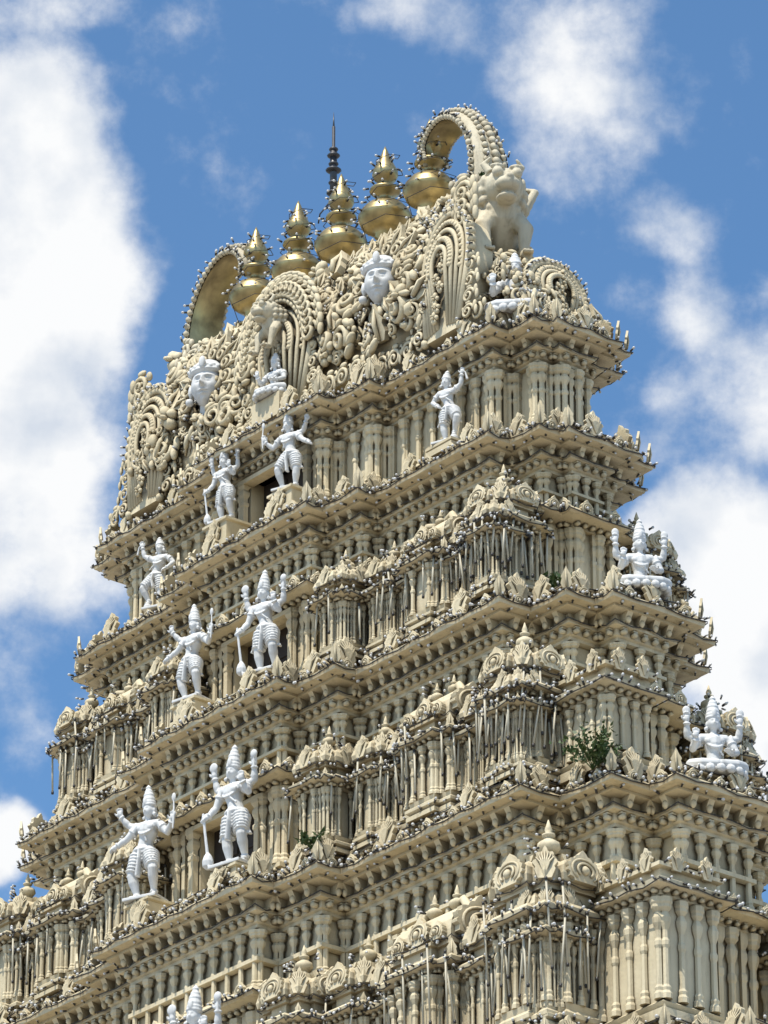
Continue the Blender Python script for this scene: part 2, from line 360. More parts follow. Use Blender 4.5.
for a,b in(('A','T'),('B','A'),('C','B'),('D','C'),('E','D')):
    wall(TIERS[a],TIERS[b],a!='A')
for a,b in(('F','E'),):
    P=tf(TIERS[b]);main.add(loft(P,[(-.5,TIERS[a]['z']),(-.5,TIERS[b]['z']-.7)],False,False))
P=tf(TIERS['F']);main.add(loft(P,[(-.2,0),(-.2,1.2),(-.5,1.3),(-.5,16.9)],False,False))
# aedicule rows
for name,s,Un in(('B',1.0,'A'),('C',1.12,'B'),('D',1.42,'C')):
    t=TIERS[name];W,D=t['W'],t['D'];z=t['z']+.33*t['k'];U=TIERS[Un]
    K=aedicule(1.0*s,2.75*s if name!='B' else 2.7);PJ=aedicule(.62*s,2.2*s,kind='kuta');SH=aedicule(1.25*s,2.45*s,.85*s,'shala');K2=aedicule(.8*s,2.3*s)
    e=.3+.5*s
    for sx in(-1,1):
        for sy in(-1,1):
            place(K,sx*(W-e-(.25 if sx<0 else 0)),sy*(D-e),z,rodp=.75)
        yb=-(D-.28-.4*s)
        hw=t['f'][0][0]
        xs=W-e-.5*s;L_=xs-hw
        fr=[(.13,PJ),(.42,SH),(.7,PJ),(.9,K2)]
        for f,a in fr: place(a,sx*(xs-L_*f),yb+(.08 if a is PJ else 0),z,rodp=.45)
        place(K2,sx*(t['f'][1][0]+(hw-t['f'][1][0])*.5),-(D+t['f'][0][1]-.3-.4*s),z,rodp=.25)
    sw,sp=t['s'][0]
    for sy in(-1,1):
        place(PJ,W-.3-.3*s,sy*(sw+.32*s),z,pi/2)
    if name!='B':
        uw=U['W']-.5;bx=W+sp-.35
        h0=(1.15 if name=='C' else 1.5)*s
        for sy in((-1,) if name=='C' else (-1,1)):
            cy=sy*(sw-.62*s)
            Pq=[(uw,cy-.42*s),(bx,cy-.42*s),(bx,cy+.42*s),(uw,cy+.42*s)]
            main.add(loft(Pq,[(.1,z-.05),(.1,z+.12),(.03,z+.16),(.08,z+.24),(0,z+.3),(0,z+h0),(.08,z+h0+.03),(.08,z+h0+.12),(.27,z+h0+.17),(.29,z+h0+.26),(.15,z+h0+.34),(.05,z+h0+.38),(.05,z+h0+.52),(.14,z+h0+.55),(.14,z+h0+.62),(-.1,z+h0+.7)]))
            main.many(PIL,[m@m4(sc=(.65*s,.65*s,h0-.3)) for m in along(Pq,.03,z+.3,.26*s,end=.08)])
            main.many(ROLL,[m@m4(sc=.9) for m in along(Pq,.1,z+h0+.1,.19)])
            main.many(xf(FAN,m4(sc=(.42,.5,.42))),[m for m in along(Pq,.1,z+h0+.5,.6)])
            string_ring(Pq,.3,z+h0+.22,.16);string_ring(Pq,.14,z+h0+.6,.2);wire_ring(Pq,.31,z+h0+.2)
# ------------------------------------------------------------------ roof (shala vault)
XR=-.35;ZR=TIERS['T']['z']+.28;HL=4.75
half=[(1.28,0),(1.28,.12),(1.16,.16),(1.16,.4),(1.34,.46),(1.38,.56),(1.34,.62),(1.38,.75),(1.38,1.1),(1.3,1.6),(1.14,2.15),(.94,2.7),(.72,3.15),(.52,3.55),(.40,3.78),(.48,3.82),(.48,3.92),(.34,3.97),(.34,4.1)]
out=[(y,z) for y,z in half]+[(-y,z) for y,z in half[::-1]]
t=extrude(out,-HL,HL);main.add(xf(t,m4((XR,0,ZR),pi/2)))
def slope_pt(zz):
    for (y0,z0),(y1,z1) in zip(half[7:-4],half[8:-3]):
        if z0<=zz<=z1:
            f=(zz-z0)/(z1-z0);return y0+(y1-y0)*f,math.atan2(y0-y1,z1-z0)
    return half[7][0],0
for i in range(900):
    x=random.uniform(-HL,HL);zz=random.uniform(.75,3.65);y,al=slope_pt(zz)
    s=random.choice((.4,.5,.6,.75,1.05))*random.uniform(.9,1.15);q=random.random()
    tt=SCR if q<.5 else (LOBE if q<.72 else LEAFT)
    main.add(tt,m4((XR+x,-y-random.uniform(-.08,.25),ZR+zz),random.uniform(-.35,.35),(s*random.choice((-1,1)),s*random.uniform(1.2,2.2),s),-al+random.uniform(-.2,.3))@m4(ry=random.uniform(-pi,pi) if tt is SCR else random.uniform(-.7,.7)))
    if random.random()<.35: bulbs.append(bulbM((XR+x,-y-.25,ZR+zz),0))
main.many(LEAFT,[m4((XR+x,-.46,ZR+3.8),0,.5,-.2) for x in np.arange(-HL,HL,.3)])
main.many(SCR,[m4((x,-TIERS['T']['D']+.12-(.3 if abs(x)<2.8 else 0),TIERS['T']['z']+.5),0,(random.choice((-1,1))*.8,.8,.9)) for x in np.arange(-6,6.1,.42)])
def ribarch(w,h,M,nest=5,knob=True):
    for k in range(nest):
        f=1-k*.17;pts=[]
        for i in range(25):
            a=-.15+(pi+.3)*i/24
            x=w/2*f*math.cos(a)*(1+.08*math.sin(a));zz=h*.55+h*.45*f*max(math.sin(a),-.2)
            pts.append((x,-.1-.05*k,zz))
        pts=[(w/2*f*.72,-.08,h*.04+.02*k)]+pts+[(-w/2*f*.72,-.08,h*.04+.02*k)]
        main.add(tube(pts,.085 if k==0 else .055,6),M)
        if k==0 and knob:
            for i in range(0,27,1):
                p=pts[i];main.add(ell((p[0]*1.1,p[1],p[2]+(p[2]-h*.5)*.06),.1,7,5),M)
                bulbs.append(M@bulbM((p[0]*1.2,p[1]-.05,p[2]*1.03),0))
        if k in(1,3):
            for i in range(1,26):
                p=pts[i];main.add(ell((p[0]*.95,p[1]-.03,p[2]*.99),.06,6,4),M)
    outl=[(w/2*.7,0)]+[(w/2*math.cos(a),h*.55+h*.45*math.sin(a)) for a in [-.1+(pi+.2)*i/20 for i in range(21)]]+[(-w/2*.7,0)]
    main.add(extrude(outl,-.1,.5),M)
    for q in range(9): main.add(LOBE,M@m4((random.uniform(-.1,.1)*w,-.22,h*(.08+.08*q)),0,(.5,.8,.5),0,random.uniform(-.4,.4)))
    for sx in(-1,1):
        for q in range(4): main.add(SCR,M@m4((sx*(w/2+.08),-.05,h*(.08+.13*q)),0,(sx*.7,.8,.7)))
TZ=TIERS['T']['z']
for sx in(-1,1):
    ribarch(1.35,2.75,m4((sx*4.85,-1.5,TZ+.3),0,1,-.08))
    for q in range(3): main.add(SCR,m4((sx*4.85+sx*.45,-1.35,TZ+2.8+.25*q),0,(sx*1.1,1.3,1.1)))
ribarch(1.9,2.9,m4((-.05,-1.7,TZ+.3),0,1,-.06),5)
for i in range(22):
    a=pi*i/21;main.add(SCR,m4((-.05+1.05*math.cos(a),-1.75,TZ+1.9+1.35*math.sin(a)),0,(1.0,1.5,1.0),-.1,-a))
for sx in(-1,1):
    for i in range(16):
        a=-.3+(pi+.6)*i/15;main.add(SCR if i%2 else LEAFT,m4((sx*2.85+.05+.66*math.cos(a),-1.46+.12*math.sin(a),TZ+2.3+.74*math.sin(a)),0,(.8,1.4,.8),-.15,pi/2-a))
for sx in(-1,1):
    E=6.35 if sx>0 else 5.8
    prof=[(4.2,0),(E,0),(E-.1,.5),(E-.7,1.35),(5.0,2.25),(4.2,2.75)]
    wd=extrude(prof,-.45,1.0);main.add(wd,m4((0,0,ZR),0,(sx,1,1)))
    for i in range(300):
        u=random.random();y=random.uniform(-1.15,1.1)*(1-.15*u);hm=(2.6*(1-u)**.85+.25)
        zz=hm*(random.random()**.6);x=4.3+(E-4.1)*u
        s=random.choice((.45,.6,.8));q=random.random();tt=SCR if q<.5 else (LOBE if q<.8 else LEAFT)
        main.add(tt,m4((sx*(x+.1),y,ZR+zz),(pi/2 if sx>0 else -pi/2)+random.uniform(-.9,.6),(random.choice((-1,1))*s,s*1.3,s),random.uniform(-.4,.1),random.uniform(-.6,.6)))
        if random.random()<.3: bulbs.append(bulbM((sx*(x+.25),y,ZR+zz+.05),pi/2 if sx>0 else -pi/2))
    rz=pi/2 if sx>0 else -pi/2
    ribarch(1.3,1.5,m4((sx*(E+.05),0,ZR+.0),rz,1,-.15),4)
# hoods
def hood(sx):
    path=[(4.3,2.7),(4.55,3.5),(4.68,4.2),(4.62,4.85),(4.4,5.4),(4.05,5.8),(3.65,5.98),(3.3,5.9),(3.1,5.65),(3.12,5.4)]
    pts=[]
    for i in range(len(path)-1):
        p0=path[max(i-1,0)];p1=path[i];p2=path[i+1];p3=path[min(i+2,len(path)-1)]
        for j in range(4):
            u=j/4
            pts.append(tuple(.5*((2*p1[c])+(-p0[c]+p2[c])*u+(2*p0[c]-5*p1[c]+4*p2[c]-p3[c])*u*u+(-p0[c]+3*p1[c]-3*p2[c]+p3[c])*u**3) for c in(0,1)))
    pts.append(path[-1]);n=len(pts)
    V=[];F=[];G=[];GF=[]
    for i,(x,z) in enumerate(pts):
        a=pts[max(i-1,0)];b=pts[min(i+1,n-1)];tx,tz=b[0]-a[0],b[1]-a[1];l=math.hypot(tx,tz);tx/=l;tz/=l
        nx,nz=tz,-tx
        hwid=.5*(1-.45*i/n);th=.24*(1-.4*i/n)
        def P_(o,y): return (XR+sx*(x+nx*o),y,ZR+z+nz*o)
        sec=[(0,-hwid),(th*.8,-hwid*.9),(th*1.25,-hwid*.45),(th*1.35,0),(th*1.25,hwid*.45),(th*.8,hwid*.9),(0,hwid),(.06,hwid*.8),(.12,0),(.06,-hwid*.8)]
        for o,y in sec: V.append(P_(o,y))
        for o,y in[(-.0,-hwid*.9),(.03,-hwid*.6),(.09,0),(.03,hwid*.6),(-.0,hwid*.9)]: G.append(P_(o-.012,y))
        for s in(-1,1):
            pale.add(ell(P_(.05,s*hwid*1.0),.08*(1-.3*i/n),7,5))
            if random.random()<.85: bulbs.append(m4(P_(.1,s*hwid*1.12),random.uniform(0,6),1.1,random.uniform(-1.3,.2)))
        pale.add(ell(P_(th*1.4,0),.1,7,5))
        for y in(-.5,.5): pale.add(ell(P_(th*1.3,y*hwid),.07,6,4))
        bulbs.append(m4(P_(th*1.5+.05,random.uniform(-.3,.3)),random.uniform(0,6),1.1,-1.2))
    for i in range(n-1):
        for k in range(10):
            k2=(k+1)%10;F.append((i*10+k,i*10+k2,(i+1)*10+k2,(i+1)*10+k))
        for k in range(4): GF.append((i*5+k,i*5+k+1,(i+1)*5+k+1,(i+1)*5+k))
    F.append(tuple(range(10)));F.append(tuple((n-1)*10+k for k in range(10)))
    pale.add(mk(V,F,True));goldm.add(mk(G,GF,True))
    for q in range(26):
        pale.add(SCR,m4((XR+sx*(4.4+random.uniform(-.4,.35)),random.choice((-1,1))*random.uniform(.35,.7),ZR+2.3+random.uniform(0,1.6)),random.uniform(-.5,.5),(sx*1.0,1.3,1.0)))
hood(1);hood(-1)
tower=bpy.data.objects.new('temple_tower',None);scene.collection.objects.link(tower)
# ------------------------------------------------------------------ remeshed sculpture
def remesh(t,name,vox,mat,smooth=2):
    b=MB();b.add(t);me=b.mesh('tmp');o=bpy.data.objects.new('tmp',me);scene.collection.objects.link(o)
    r=o.modifiers.new('r','REMESH');r.mode='VOXEL';r.voxel_size=vox;r.use_smooth_shade=True
    s=o.modifiers.new('s','SMOOTH');s.iterations=smooth;s.factor=.5
    dg=bpy.context.evaluated_depsgraph_get();dg.update()
    m2=bpy.data.meshes.new_from_object(o.evaluated_get(dg));m2.name=name
    bpy.data.objects.remove(o);m2.materials.clear();m2.materials.append(mat)
    m2.polygons.foreach_set('use_smooth',[True]*len(m2.polygons))
    return m2
def head(nt=30,npp=40):
    th=np.linspace(.001,pi-.001,nt);ph=np.linspace(0,2*pi,npp,endpoint=False)
    V=[];F=[]
    for a in th:
        for p in ph:
            x=math.sin(a)*math.sin(p);y=-math.sin(a)*math.cos(p);z=math.cos(a)
            g=lambda x0,z0,sx,sz:math.exp(-((x-x0)/sx)**2-((z-z0)/sz)**2)
            fr=max(-y,0)**.5
            d=.36*g(0,-.14,.13,.13)+.2*g(0,.08,.09,.25)-.2*(g(.33,.12,.2,.14)+g(-.33,.12,.2,.14))+.16*(g(.33,.11,.13,.06)+g(-.33,.11,.13,.06))+.14*(g(.33,.34,.22,.05)+g(-.33,.34,.22,.05))+.16*g(0,-.40,.22,.045)+.15*g(0,-.54,.18,.05)-.14*g(0,-.468,.28,.03)+.15*g(0,-.8,.2,.14)
            x2=x*(1-.3*max(-z-.1,0));V.append((x2,y-d*fr,z))
    for i in range(nt-1):
        for k in range(npp):
            k2=(k+1)%npp;F.append((i*npp+k,(i+1)*npp+k,(i+1)*npp+k2,i*npp+k2))
    F.append(tuple(range(npp)));F.append(tuple((nt-1)*npp+k for k in range(npp))[::-1])
    return mk(V,F,True)
HEAD=head()
def torus(c,R,r,rx=0,ry=0,sc=(1,1,1),n=16):
    pts=[(R*math.cos(2*pi*i/n),R*math.sin(2*pi*i/n),0) for i in range(n+1)]
    return xf(tube(pts,r,6),m4(c,0,sc,rx,ry))
def limb(p,r): return tube(p,r,10)
def lerp(a,b,t): return tuple(a[i]+(b[i]-a[i])*t for i in range(3))
def hand(w,d,nrm,curl=.5,s=1):
    w=Vector(w);d=Vector(d).normalized();nrm=Vector(nrm);nrm=(nrm-d*nrm.dot(d)).normalized();sd=d.cross(nrm)
    P=[tube([w[:],(w+d*.02*s)[:],(w+d*.05*s)[:]],[.02*s,.027*s,.024*s],8)]
    for i,(o,L_) in enumerate(((-.021,.038),(-.007,.046),(.007,.044),(.021,.034))):
        b=w+d*.045*s+sd*o*s;k1=b+(d+nrm*curl*.4).normalized()*L_*.5*s+sd*o*.25;k2=k1+(d*(1-curl)+nrm*curl).normalized()*L_*.5*s
        P.append(tube([b[:],k1[:],k2[:]],[.0095*s,.0088*s,.0075*s],6))
    b=w+d*.015*s-sd*.02*s;k1=b+(d*.5-sd*.8+nrm*.3).normalized()*.028*s;k2=k1+(d-sd*.2+nrm*.3).normalized()*.02*s
    P.append(tube([b[:],k1[:],k2[:]],[.012*s,.0095*s,.008*s],6))
    return P
def arm(sh,el,wr,hd,nrm=(0,-1,0),curl=.5,s=1.1):
    P=[limb([sh,lerp(sh,el,.35),lerp(sh,el,.8),el,lerp(el,wr,.3),lerp(el,wr,.8),wr],[.047,.046,.035,.033,.036,.025,.021])]
    P+=hand(wr,hd,nrm,curl,s)
    for f,a,b,rr in((.4,sh,el,.047),(.88,el,wr,.029)):
        c=lerp(a,b,f);v=Vector(b)-Vector(a);u=v.to_track_quat('Z','Y').to_matrix()
        t=torus((0,0,0),rr,.01,n=12);t.V=t.V@np.array(u).T+np.array(c);P.append(t)
    return P
def leg(hp,kn,an,toe,skirt=True):
    P=[limb([hp,lerp(hp,kn,.35),lerp(hp,kn,.85),kn,lerp(kn,an,.3),lerp(kn,an,.8),an],[.088,.082,.058,.05,.053,.033,.03])]
    P.append(tube([lerp(an,toe,-.3),an,lerp(an,toe,.5),toe],[.028,.033,.029,.02],8))
    if skirt:
        for i in range(6):
            f=.1+.15*i;c=lerp(hp,kn,f);v=Vector(kn)-Vector(hp);u=v.to_track_quat('Z','Y').to_matrix()
            t=torus((0,0,0),.088-.004*i,.011,n=14);t.V=t.V@np.array(u).T+np.array(c);P.append(t)
    c=lerp(kn,an,.9);P.append(torus(c,.035,.01,n=12))
    return P
def body(dz=0,hx=0,sx=0,lean=0):
    P=[]
    P.append(tube([(hx,0,.46+dz),(hx,0,.52+dz),(hx*.8,0,.58+dz),(hx*.5+sx*.5,-.005,.64+dz),(sx,-.005,.72+dz),(sx,0,.78+dz),(sx,.005,.815+dz),(sx,0,.84+dz),(sx,-.008,.885+dz)],[.08,.107,.088,.082,.108,.108,.065,.038,.036],14,True,.82))
    P.append(tube([(sx-.13,0,.795+dz),(sx,0,.80+dz),(sx+.13,0,.795+dz)],[.048,.055,.048],10))
    for s in(-1,1): P.append(ell((sx+s*.045,-.07,.755+dz),(.05,.03,.04)))
    for z_,R,r in((.53,.11,.018),(.555,.1,.012)): P.append(torus((hx,0,z_+dz),R,r,sc=(1,.87,1)))
    P.append(torus((sx,-.02,.79+dz),.08,.012,rx=.55,sc=(1,1.05,1)));P.append(torus((sx,-.035,.765+dz),.098,.013,rx=.9,sc=(.85,1.15,1)))
    P.append(tube([(sx-.1,-.03,.79+dz),(sx,-.1,.70+dz),(hx+.07,-.085,.6+dz)],.011,6))
    return P
def headcrown(c,crown,s=1.08,rz=0,tilt=0):
    P=[];H_=[xf(HEAD,m4((0,0,0),0,(.055,.06,.072)))]
    for e in(-1,1):
        H_.append(ell((e*.056,.005,-.005),(.012,.016,.026)));H_.append(ell((e*.064,-.002,-.05),.02,8,6))
    if crown=='tall':
        H_.append(xf(lathe([(.058,0),(.07,.015),(.062,.03),(.066,.045),(.056,.06),(.06,.075),(.048,.11),(.053,.12),(.038,.15),(.041,.16),(.024,.185),(.03,.2),(.018,.215),(.003,.235)],14),m4((0,.006,.035))))
        H_.append(ell((0,-.058,.085),(.02,.012,.04)))
    elif crown=='short':
        H_.append(xf(lathe([(.058,0),(.068,.015),(.06,.03),(.05,.06),(.05,.075),(.028,.09),(.035,.105),(.02,.125),(.003,.14)],14),m4((0,.006,.035))))
    H_.append(ell((0,.04,0),(.055,.04,.07)));H_.append(tube([(-.05,.035,-.04),(0,.06,-.06),(.05,.035,-.04)],.028,8))
    return [xf(t,m4(c,rz,s,0,tilt)) for t in H_]
def sash(hx,dz=0,l=.3):
    P=[tube([(hx,-.1,.53+dz),(hx+.01,-.12,.42+dz),(hx-.01,-.11,.53-l+dz)],[.03,.035,.045],8,True,.45)]
    for s in(-1,1):
        P.append(tube([(hx+s*.1,-.03,.53+dz),(hx+s*.15,-.03,.44+dz),(hx+s*.14,-.02,.36+dz),(hx+s*.18,-.01,.28+dz)],[.024,.026,.024,.032],7,True,.5))
    return P
def plinth(w=.36,d=.26): return [box((0,-.02,-.0),(w*1.05,d*1.0,.035))]
def figA():
    P=body(0,.03,-.01)+headcrown((-.015,-.012,.945),'tall',1.08,.15,.06)+sash(.03)+plinth()
    P+=leg((.085,0,.49),(.15,-.07,.28),(.13,.02,.06),(.17,-.07,.03));P+=leg((-.03,0,.49),(-.06,-.03,.27),(-.05,.01,.05),(-.08,-.09,.03))
    P+=arm((.12,0,.79),(.22,-.05,.68),(.2,-.13,.78),(0,-.1,1),(0,-1,0),.2)
    P+=arm((-.14,0,.79),(-.2,-.03,.63),(-.24,-.1,.53),(-.3,-.6,-.4),(0,0,-1),.9)
    P+=arm((.11,.02,.79),(.22,.03,.83),(.24,.0,.96),(0,0,1),(0,-1,0),.6);P+=arm((-.13,.02,.79),(-.23,.03,.83),(-.25,0,.96),(0,0,1),(0,-1,0),.6)
    P.append(tube([(.25,-.02,.93),(.25,-.02,1.08)],.012,6));P.append(ell((.25,-.02,1.07),(.04,.025,.045)));P.append(ell((-.25,-.015,1.06),(.05,.018,.05)))
    P.append(tube([(-.26,-.14,.56),(-.24,-.13,.35),(-.22,-.11,.12)],[.014,.014,.017],8));P.append(xf(lathe([(.02,.0),(.05,.03),(.055,.08),(.04,.13),(.02,.16)],10),m4((-.22,-.11,.0))))
    return P
def figB():
    P=body(0,-.03,.01)+headcrown((.02,-.012,.945),'tall',1.08,-.2,-.08)+sash(-.03)+plinth()
    P+=leg((.03,0,.49),(.12,-.09,.3),(.09,.0,.06),(.13,-.08,.03));P+=leg((-.09,0,.49),(-.14,-.05,.27),(-.1,.0,.05),(-.14,-.09,.03))
    P+=arm((.14,0,.79),(.24,-.02,.67),(.33,-.08,.76),(.2,-.1,.9),(0,-1,0),.3)
    P+=arm((-.12,0,.79),(-.23,-.03,.68),(-.32,-.06,.62),(-.7,-.2,-.5),(0,0,-1),.5)
    P+=arm((-.11,.02,.79),(-.22,.0,.84),(-.29,-.05,.93),(-.1,0,1),(0,-1,0),.4)
    P.append(tube([(.35,-.1,.66),(.36,-.1,.8),(.35,-.09,.98)],[.012,.012,.01],6));P.append(ell((.35,-.09,1.0),(.025,.016,.05)))
    return P
def figC():
    P=body(0,.035,-.015)+headcrown((-.02,-.012,.945),'short',1.08,.2,.12)+sash(.035,0,.22)+plinth()
    P+=leg((.09,0,.49),(.2,-.1,.33),(.12,-.03,.12),(.14,-.11,.07));P+=leg((-.02,0,.49),(-.05,-.03,.27),(-.03,.0,.05),(-.05,-.09,.03))
    P+=[ell((.13,-.06,.04),(.06,.07,.05))]
    P+=arm((.11,0,.8),(.22,-.02,.86),(.25,-.04,1.0),(.15,0,1),(0,-1,0),.4)
    P+=arm((-.14,0,.79),(-.24,.0,.69),(-.14,-.05,.6),(.6,-.3,-.4),(0,0,-1),.6)
    P.append(tube([(.24,-.05,1.05),(.3,-.04,1.02),(.33,-.03,.9)],[.012,.011,.02],6))
    return P
def seated(four=True):
    dz=-.40
    P=body(dz)+headcrown((0,-.012,.945+dz),'tall' if four else 'short')
    for s in(-1,1):
        P.append(limb([(s*.06,0,.1),(s*.14,-.08,.09),(s*.24,-.14,.07),(s*.16,-.22,.06),(s*.02,-.24,.06),(-s*.08,-.2,.07)],[.09,.08,.06,.05,.04,.03]))
        for i in range(5):
            c=lerp((s*.06,0,.1),(s*.24,-.14,.07),.2+.15*i);P.append(torus(c,.072-.004*i,.009,ry=pi/2*.7*s,n=12))
        P.append(tube([(-s*.06,-.2,.07),(-s*.13,-.22,.08)],[.028,.022],8))
    P+=arm((.14,0,.39),(.2,-.06,.25),(.13,-.17,.2),(-.5,-.5,0),(0,0,1),.3);P+=arm((-.14,0,.39),(-.21,-.06,.26),(-.2,-.17,.33),(0,-.1,1),(0,-1,0),.1)
    if four:
        for s in(-1,1):
            P+=arm((s*.13,.02,.39),(s*.24,.02,.42),(s*.25,-.02,.55),(0,0,1),(0,-1,0),.5);P.append(ell((s*.25,-.02,.66),(.04,.02,.05)))
    for i in range(16):
        a=2*pi*i/16;P.append(ell((.25*math.cos(a),-.09+.2*math.sin(a),-.005),(.05,.045,.045),7,5))
    P.append(ell((0,-.09,0),(.25,.2,.04)))
    return P
meA=remesh(merge(figA()),'guardian',.007,WHITE,1);meB=remesh(merge(figB()),'guardian_b',.007,WHITE,1);meC=remesh(merge(figC()),'dancer',.007,WHITE,1)
meS=remesh(merge(seated()),'seated',.007,WHITE,1);meS2=remesh(merge(seated(False)),'seated2',.007,WHITE,1)
def put(me,name,loc,s,rz=0,mir=1):
    o=bpy.data.objects.new(name,me);scene.collection.objects.link(o);o.location=loc;o.scale=(s*mir,s,s);o.rotation_euler=(0,0,rz);return o
def fy(t,step): return -(t['D']+(t['f'][step][1] if step>=0 else 0))
A_,B_,C_,D_,T_=[TIERS[k] for k in 'ABCDT']
R=math.radians
def stand(me,name,x,y,zl,lift,s,rz,mir=1):
    top=zl+lift
    if lift>.03:
        main.add(loft([(x-.34,y-.2),(x+.34,y-.2),(x+.34,y+.34),(x-.34,y+.34)],[(.04,zl-.1),(.04,zl+.02),(0,zl+.05),(0,top-.1),(.05,top-.07),(.05,top-.02),(0,top)]))
        if lift>.2: main.add(xf(FAN,m4(sc=(.5,.4,lift*1.0))),m4((x,y-.22,zl)))
    put(me,name,(x,y,top+.015*s),s,rz,mir)
za=A_['z']+.3
stand(meC,'dancer_statue',4.95,fy(A_,-1)+.3,za,.12,1.4,R(20));stand(meB,'guardian_statue',1.0,fy(A_,1)+.32,za,.40,1.5,R(20),-1)
stand(meA,'guardian_statue',-1.1,fy(A_,1)+.32,za,.50,1.42,R(10));stand(meC,'dancer_statue',-4.35,fy(A_,-1)+.3,za,.0,1.45,R(25),-1)
zb=B_['z']+.33
stand(meA,'guardian_statue',1.12,fy(B_,1)+.42,zb,.15,1.8,R(18));stand(meB,'guardian_statue',-1.17,fy(B_,1)+.42,zb,.38,1.7,R(12))
zc=C_['z']+.36
stand(meA,'guardian_statue',1.2,fy(C_,1)+.44,zc,.25,2.02,R(12));stand(meB,'guardian_statue',-1.55,fy(C_,1)+.44,zc,.42,1.95,R(22))
zd=D_['z']+.4
stand(meA,'guardian_statue',1.5,fy(D_,1)+.45,zd,.35,2.15,R(15));stand(meB,'guardian_statue',-1.6,fy(D_,1)+.45,zd,.3,2.1,R(15))
put(meS,'seated_deity_statue',(B_['W']+1.5-.5,.1,zb+.08),1.85,R(60));put(meS,'seated_deity_statue',(C_['W']+2.1-.55,.1,zc+.05),1.95,R(60))
put(meS2,'seated_deity_statue',(6.1,-.8,T_['z']+.4),2.0,R(45));put(meS2,'seated_deity_statue',(.1,-2.0,T_['z']+.72),1.4,R(15))
main.add(box((.1,-1.9,T_['z']+.4),(.9,.7,.5)))
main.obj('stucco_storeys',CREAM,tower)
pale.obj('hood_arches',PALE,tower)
goldm.obj('hood_gilding',GOLD,tower)
doorway_shade.obj('doorway_shade',DOORWAY_DARK,tower)
# ------------------------------------------------------------------ big masks
def mask():
    P=[xf(head(60,70),m4(sc=(.36,.36,.47)))]
    for e in(-1,1): P+= [ell((e*.39,.05,-.02),(.07,.1,.16)),ell((e*.41,0,-.28),.09)]
    P.append(xf(lathe([(.38,0),(.43,.06),(.4,.12),(.41,.17),(.34,.24),(.26,.32),(.16,.38),(.03,.44)],20),m4((0,.06,.26))))
    for i in range(9):
        a=pi*(i/8)-pi;P.append(ell((.42*math.cos(a),.05+.4*math.sin(a)*.9,.38),.055,8,6))
    P.append(ell((0,-.36,.46),(.08,.05,.14)));P.append(tube([(0,.1,-.3),(0,.2,-.6)],[.2,.24],12))
    return merge(P)
meM=remesh(mask(),'mask',.013,WHITE,0)
for sx in(-1,1): put(meM,'carved_face',(.08+sx*2.85,-1.55,TZ+2.25),.97,R(32))
# ------------------------------------------------------------------ lion at the gables
def lion():
    P=[tube([(0,.55,.15),(0,.4,.45),(0,.05,.7),(0,-.2,.95),(0,-.3,1.15)],[.3,.36,.33,.3,.22],14)]
    P.append(ell((0,-.42,1.3),(.3,.32,.3),16,12));P.append(ell((0,-.7,1.2),(.2,.2,.13),12,8));P.append(ell((0,-.62,1.0),(.17,.2,.07),12,8))
    P.append(ell((0,-.86,1.27),(.07,.06,.05),8,6))
    for s in(-1,1):
        P.append(ell((s*.15,-.68,1.42),.09));P.append(ell((s*.15,-.66,1.53),(.12,.09,.04)));P.append(tube([(s*.2,-.4,1.55),(s*.3,-.35,1.72),(s*.2,-.42,1.82)],[.08,.06,.02],8));P.append(ell((s*.3,-.35,1.4),(.06,.1,.12)))
        P.append(tube([(s*.22,-.2,.85),(s*.34,-.4,.6),(s*.3,-.45,.3),(s*.3,-.5,.08),(s*.3,-.66,.05)],[.17,.13,.09,.08,.09],10))
        P.append(tube([(s*.25,.35,.45),(s*.42,.05,.42),(s*.42,.2,.18),(s*.42,.05,.06),(s*.42,-.12,.05)],[.2,.17,.1,.08,.08],10))
        for q in range(5): P.append(tube([(s*.25,.1,.9),(s*(.45+.05*q),.3,1.2+.12*q),(s*(.5-.02*q),.55+.02*q,1.1+.2*q)],[.08,.07,.03],7))
        for k in range(3): P.append(ell((s*.3+(k-1)*.06,-.74,.05),(.03,.06,.04),8,6))
    for j in range(3):
        for i in range(14):
            a=2*pi*(i+.5*j)/14;P.append(ell(((.33+.04*j)*math.cos(a),-.3+.14*j,1.25-.06*j+.34*math.sin(a)),(.085,.1,.085),8,6))
    P.append(tube([(0,.7,.3),(0,.95,.6),(0,.85,1.0),(0,.7,1.15),(0,.62,1.0)],[.08,.07,.06,.08,.1],8))
    return merge(P)
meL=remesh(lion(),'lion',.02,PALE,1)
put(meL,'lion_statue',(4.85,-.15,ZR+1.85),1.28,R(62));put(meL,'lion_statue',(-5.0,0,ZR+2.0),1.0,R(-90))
put(meL,'lion_statue',(-.05,-1.85,T_['z']+1.75),.72,R(0))
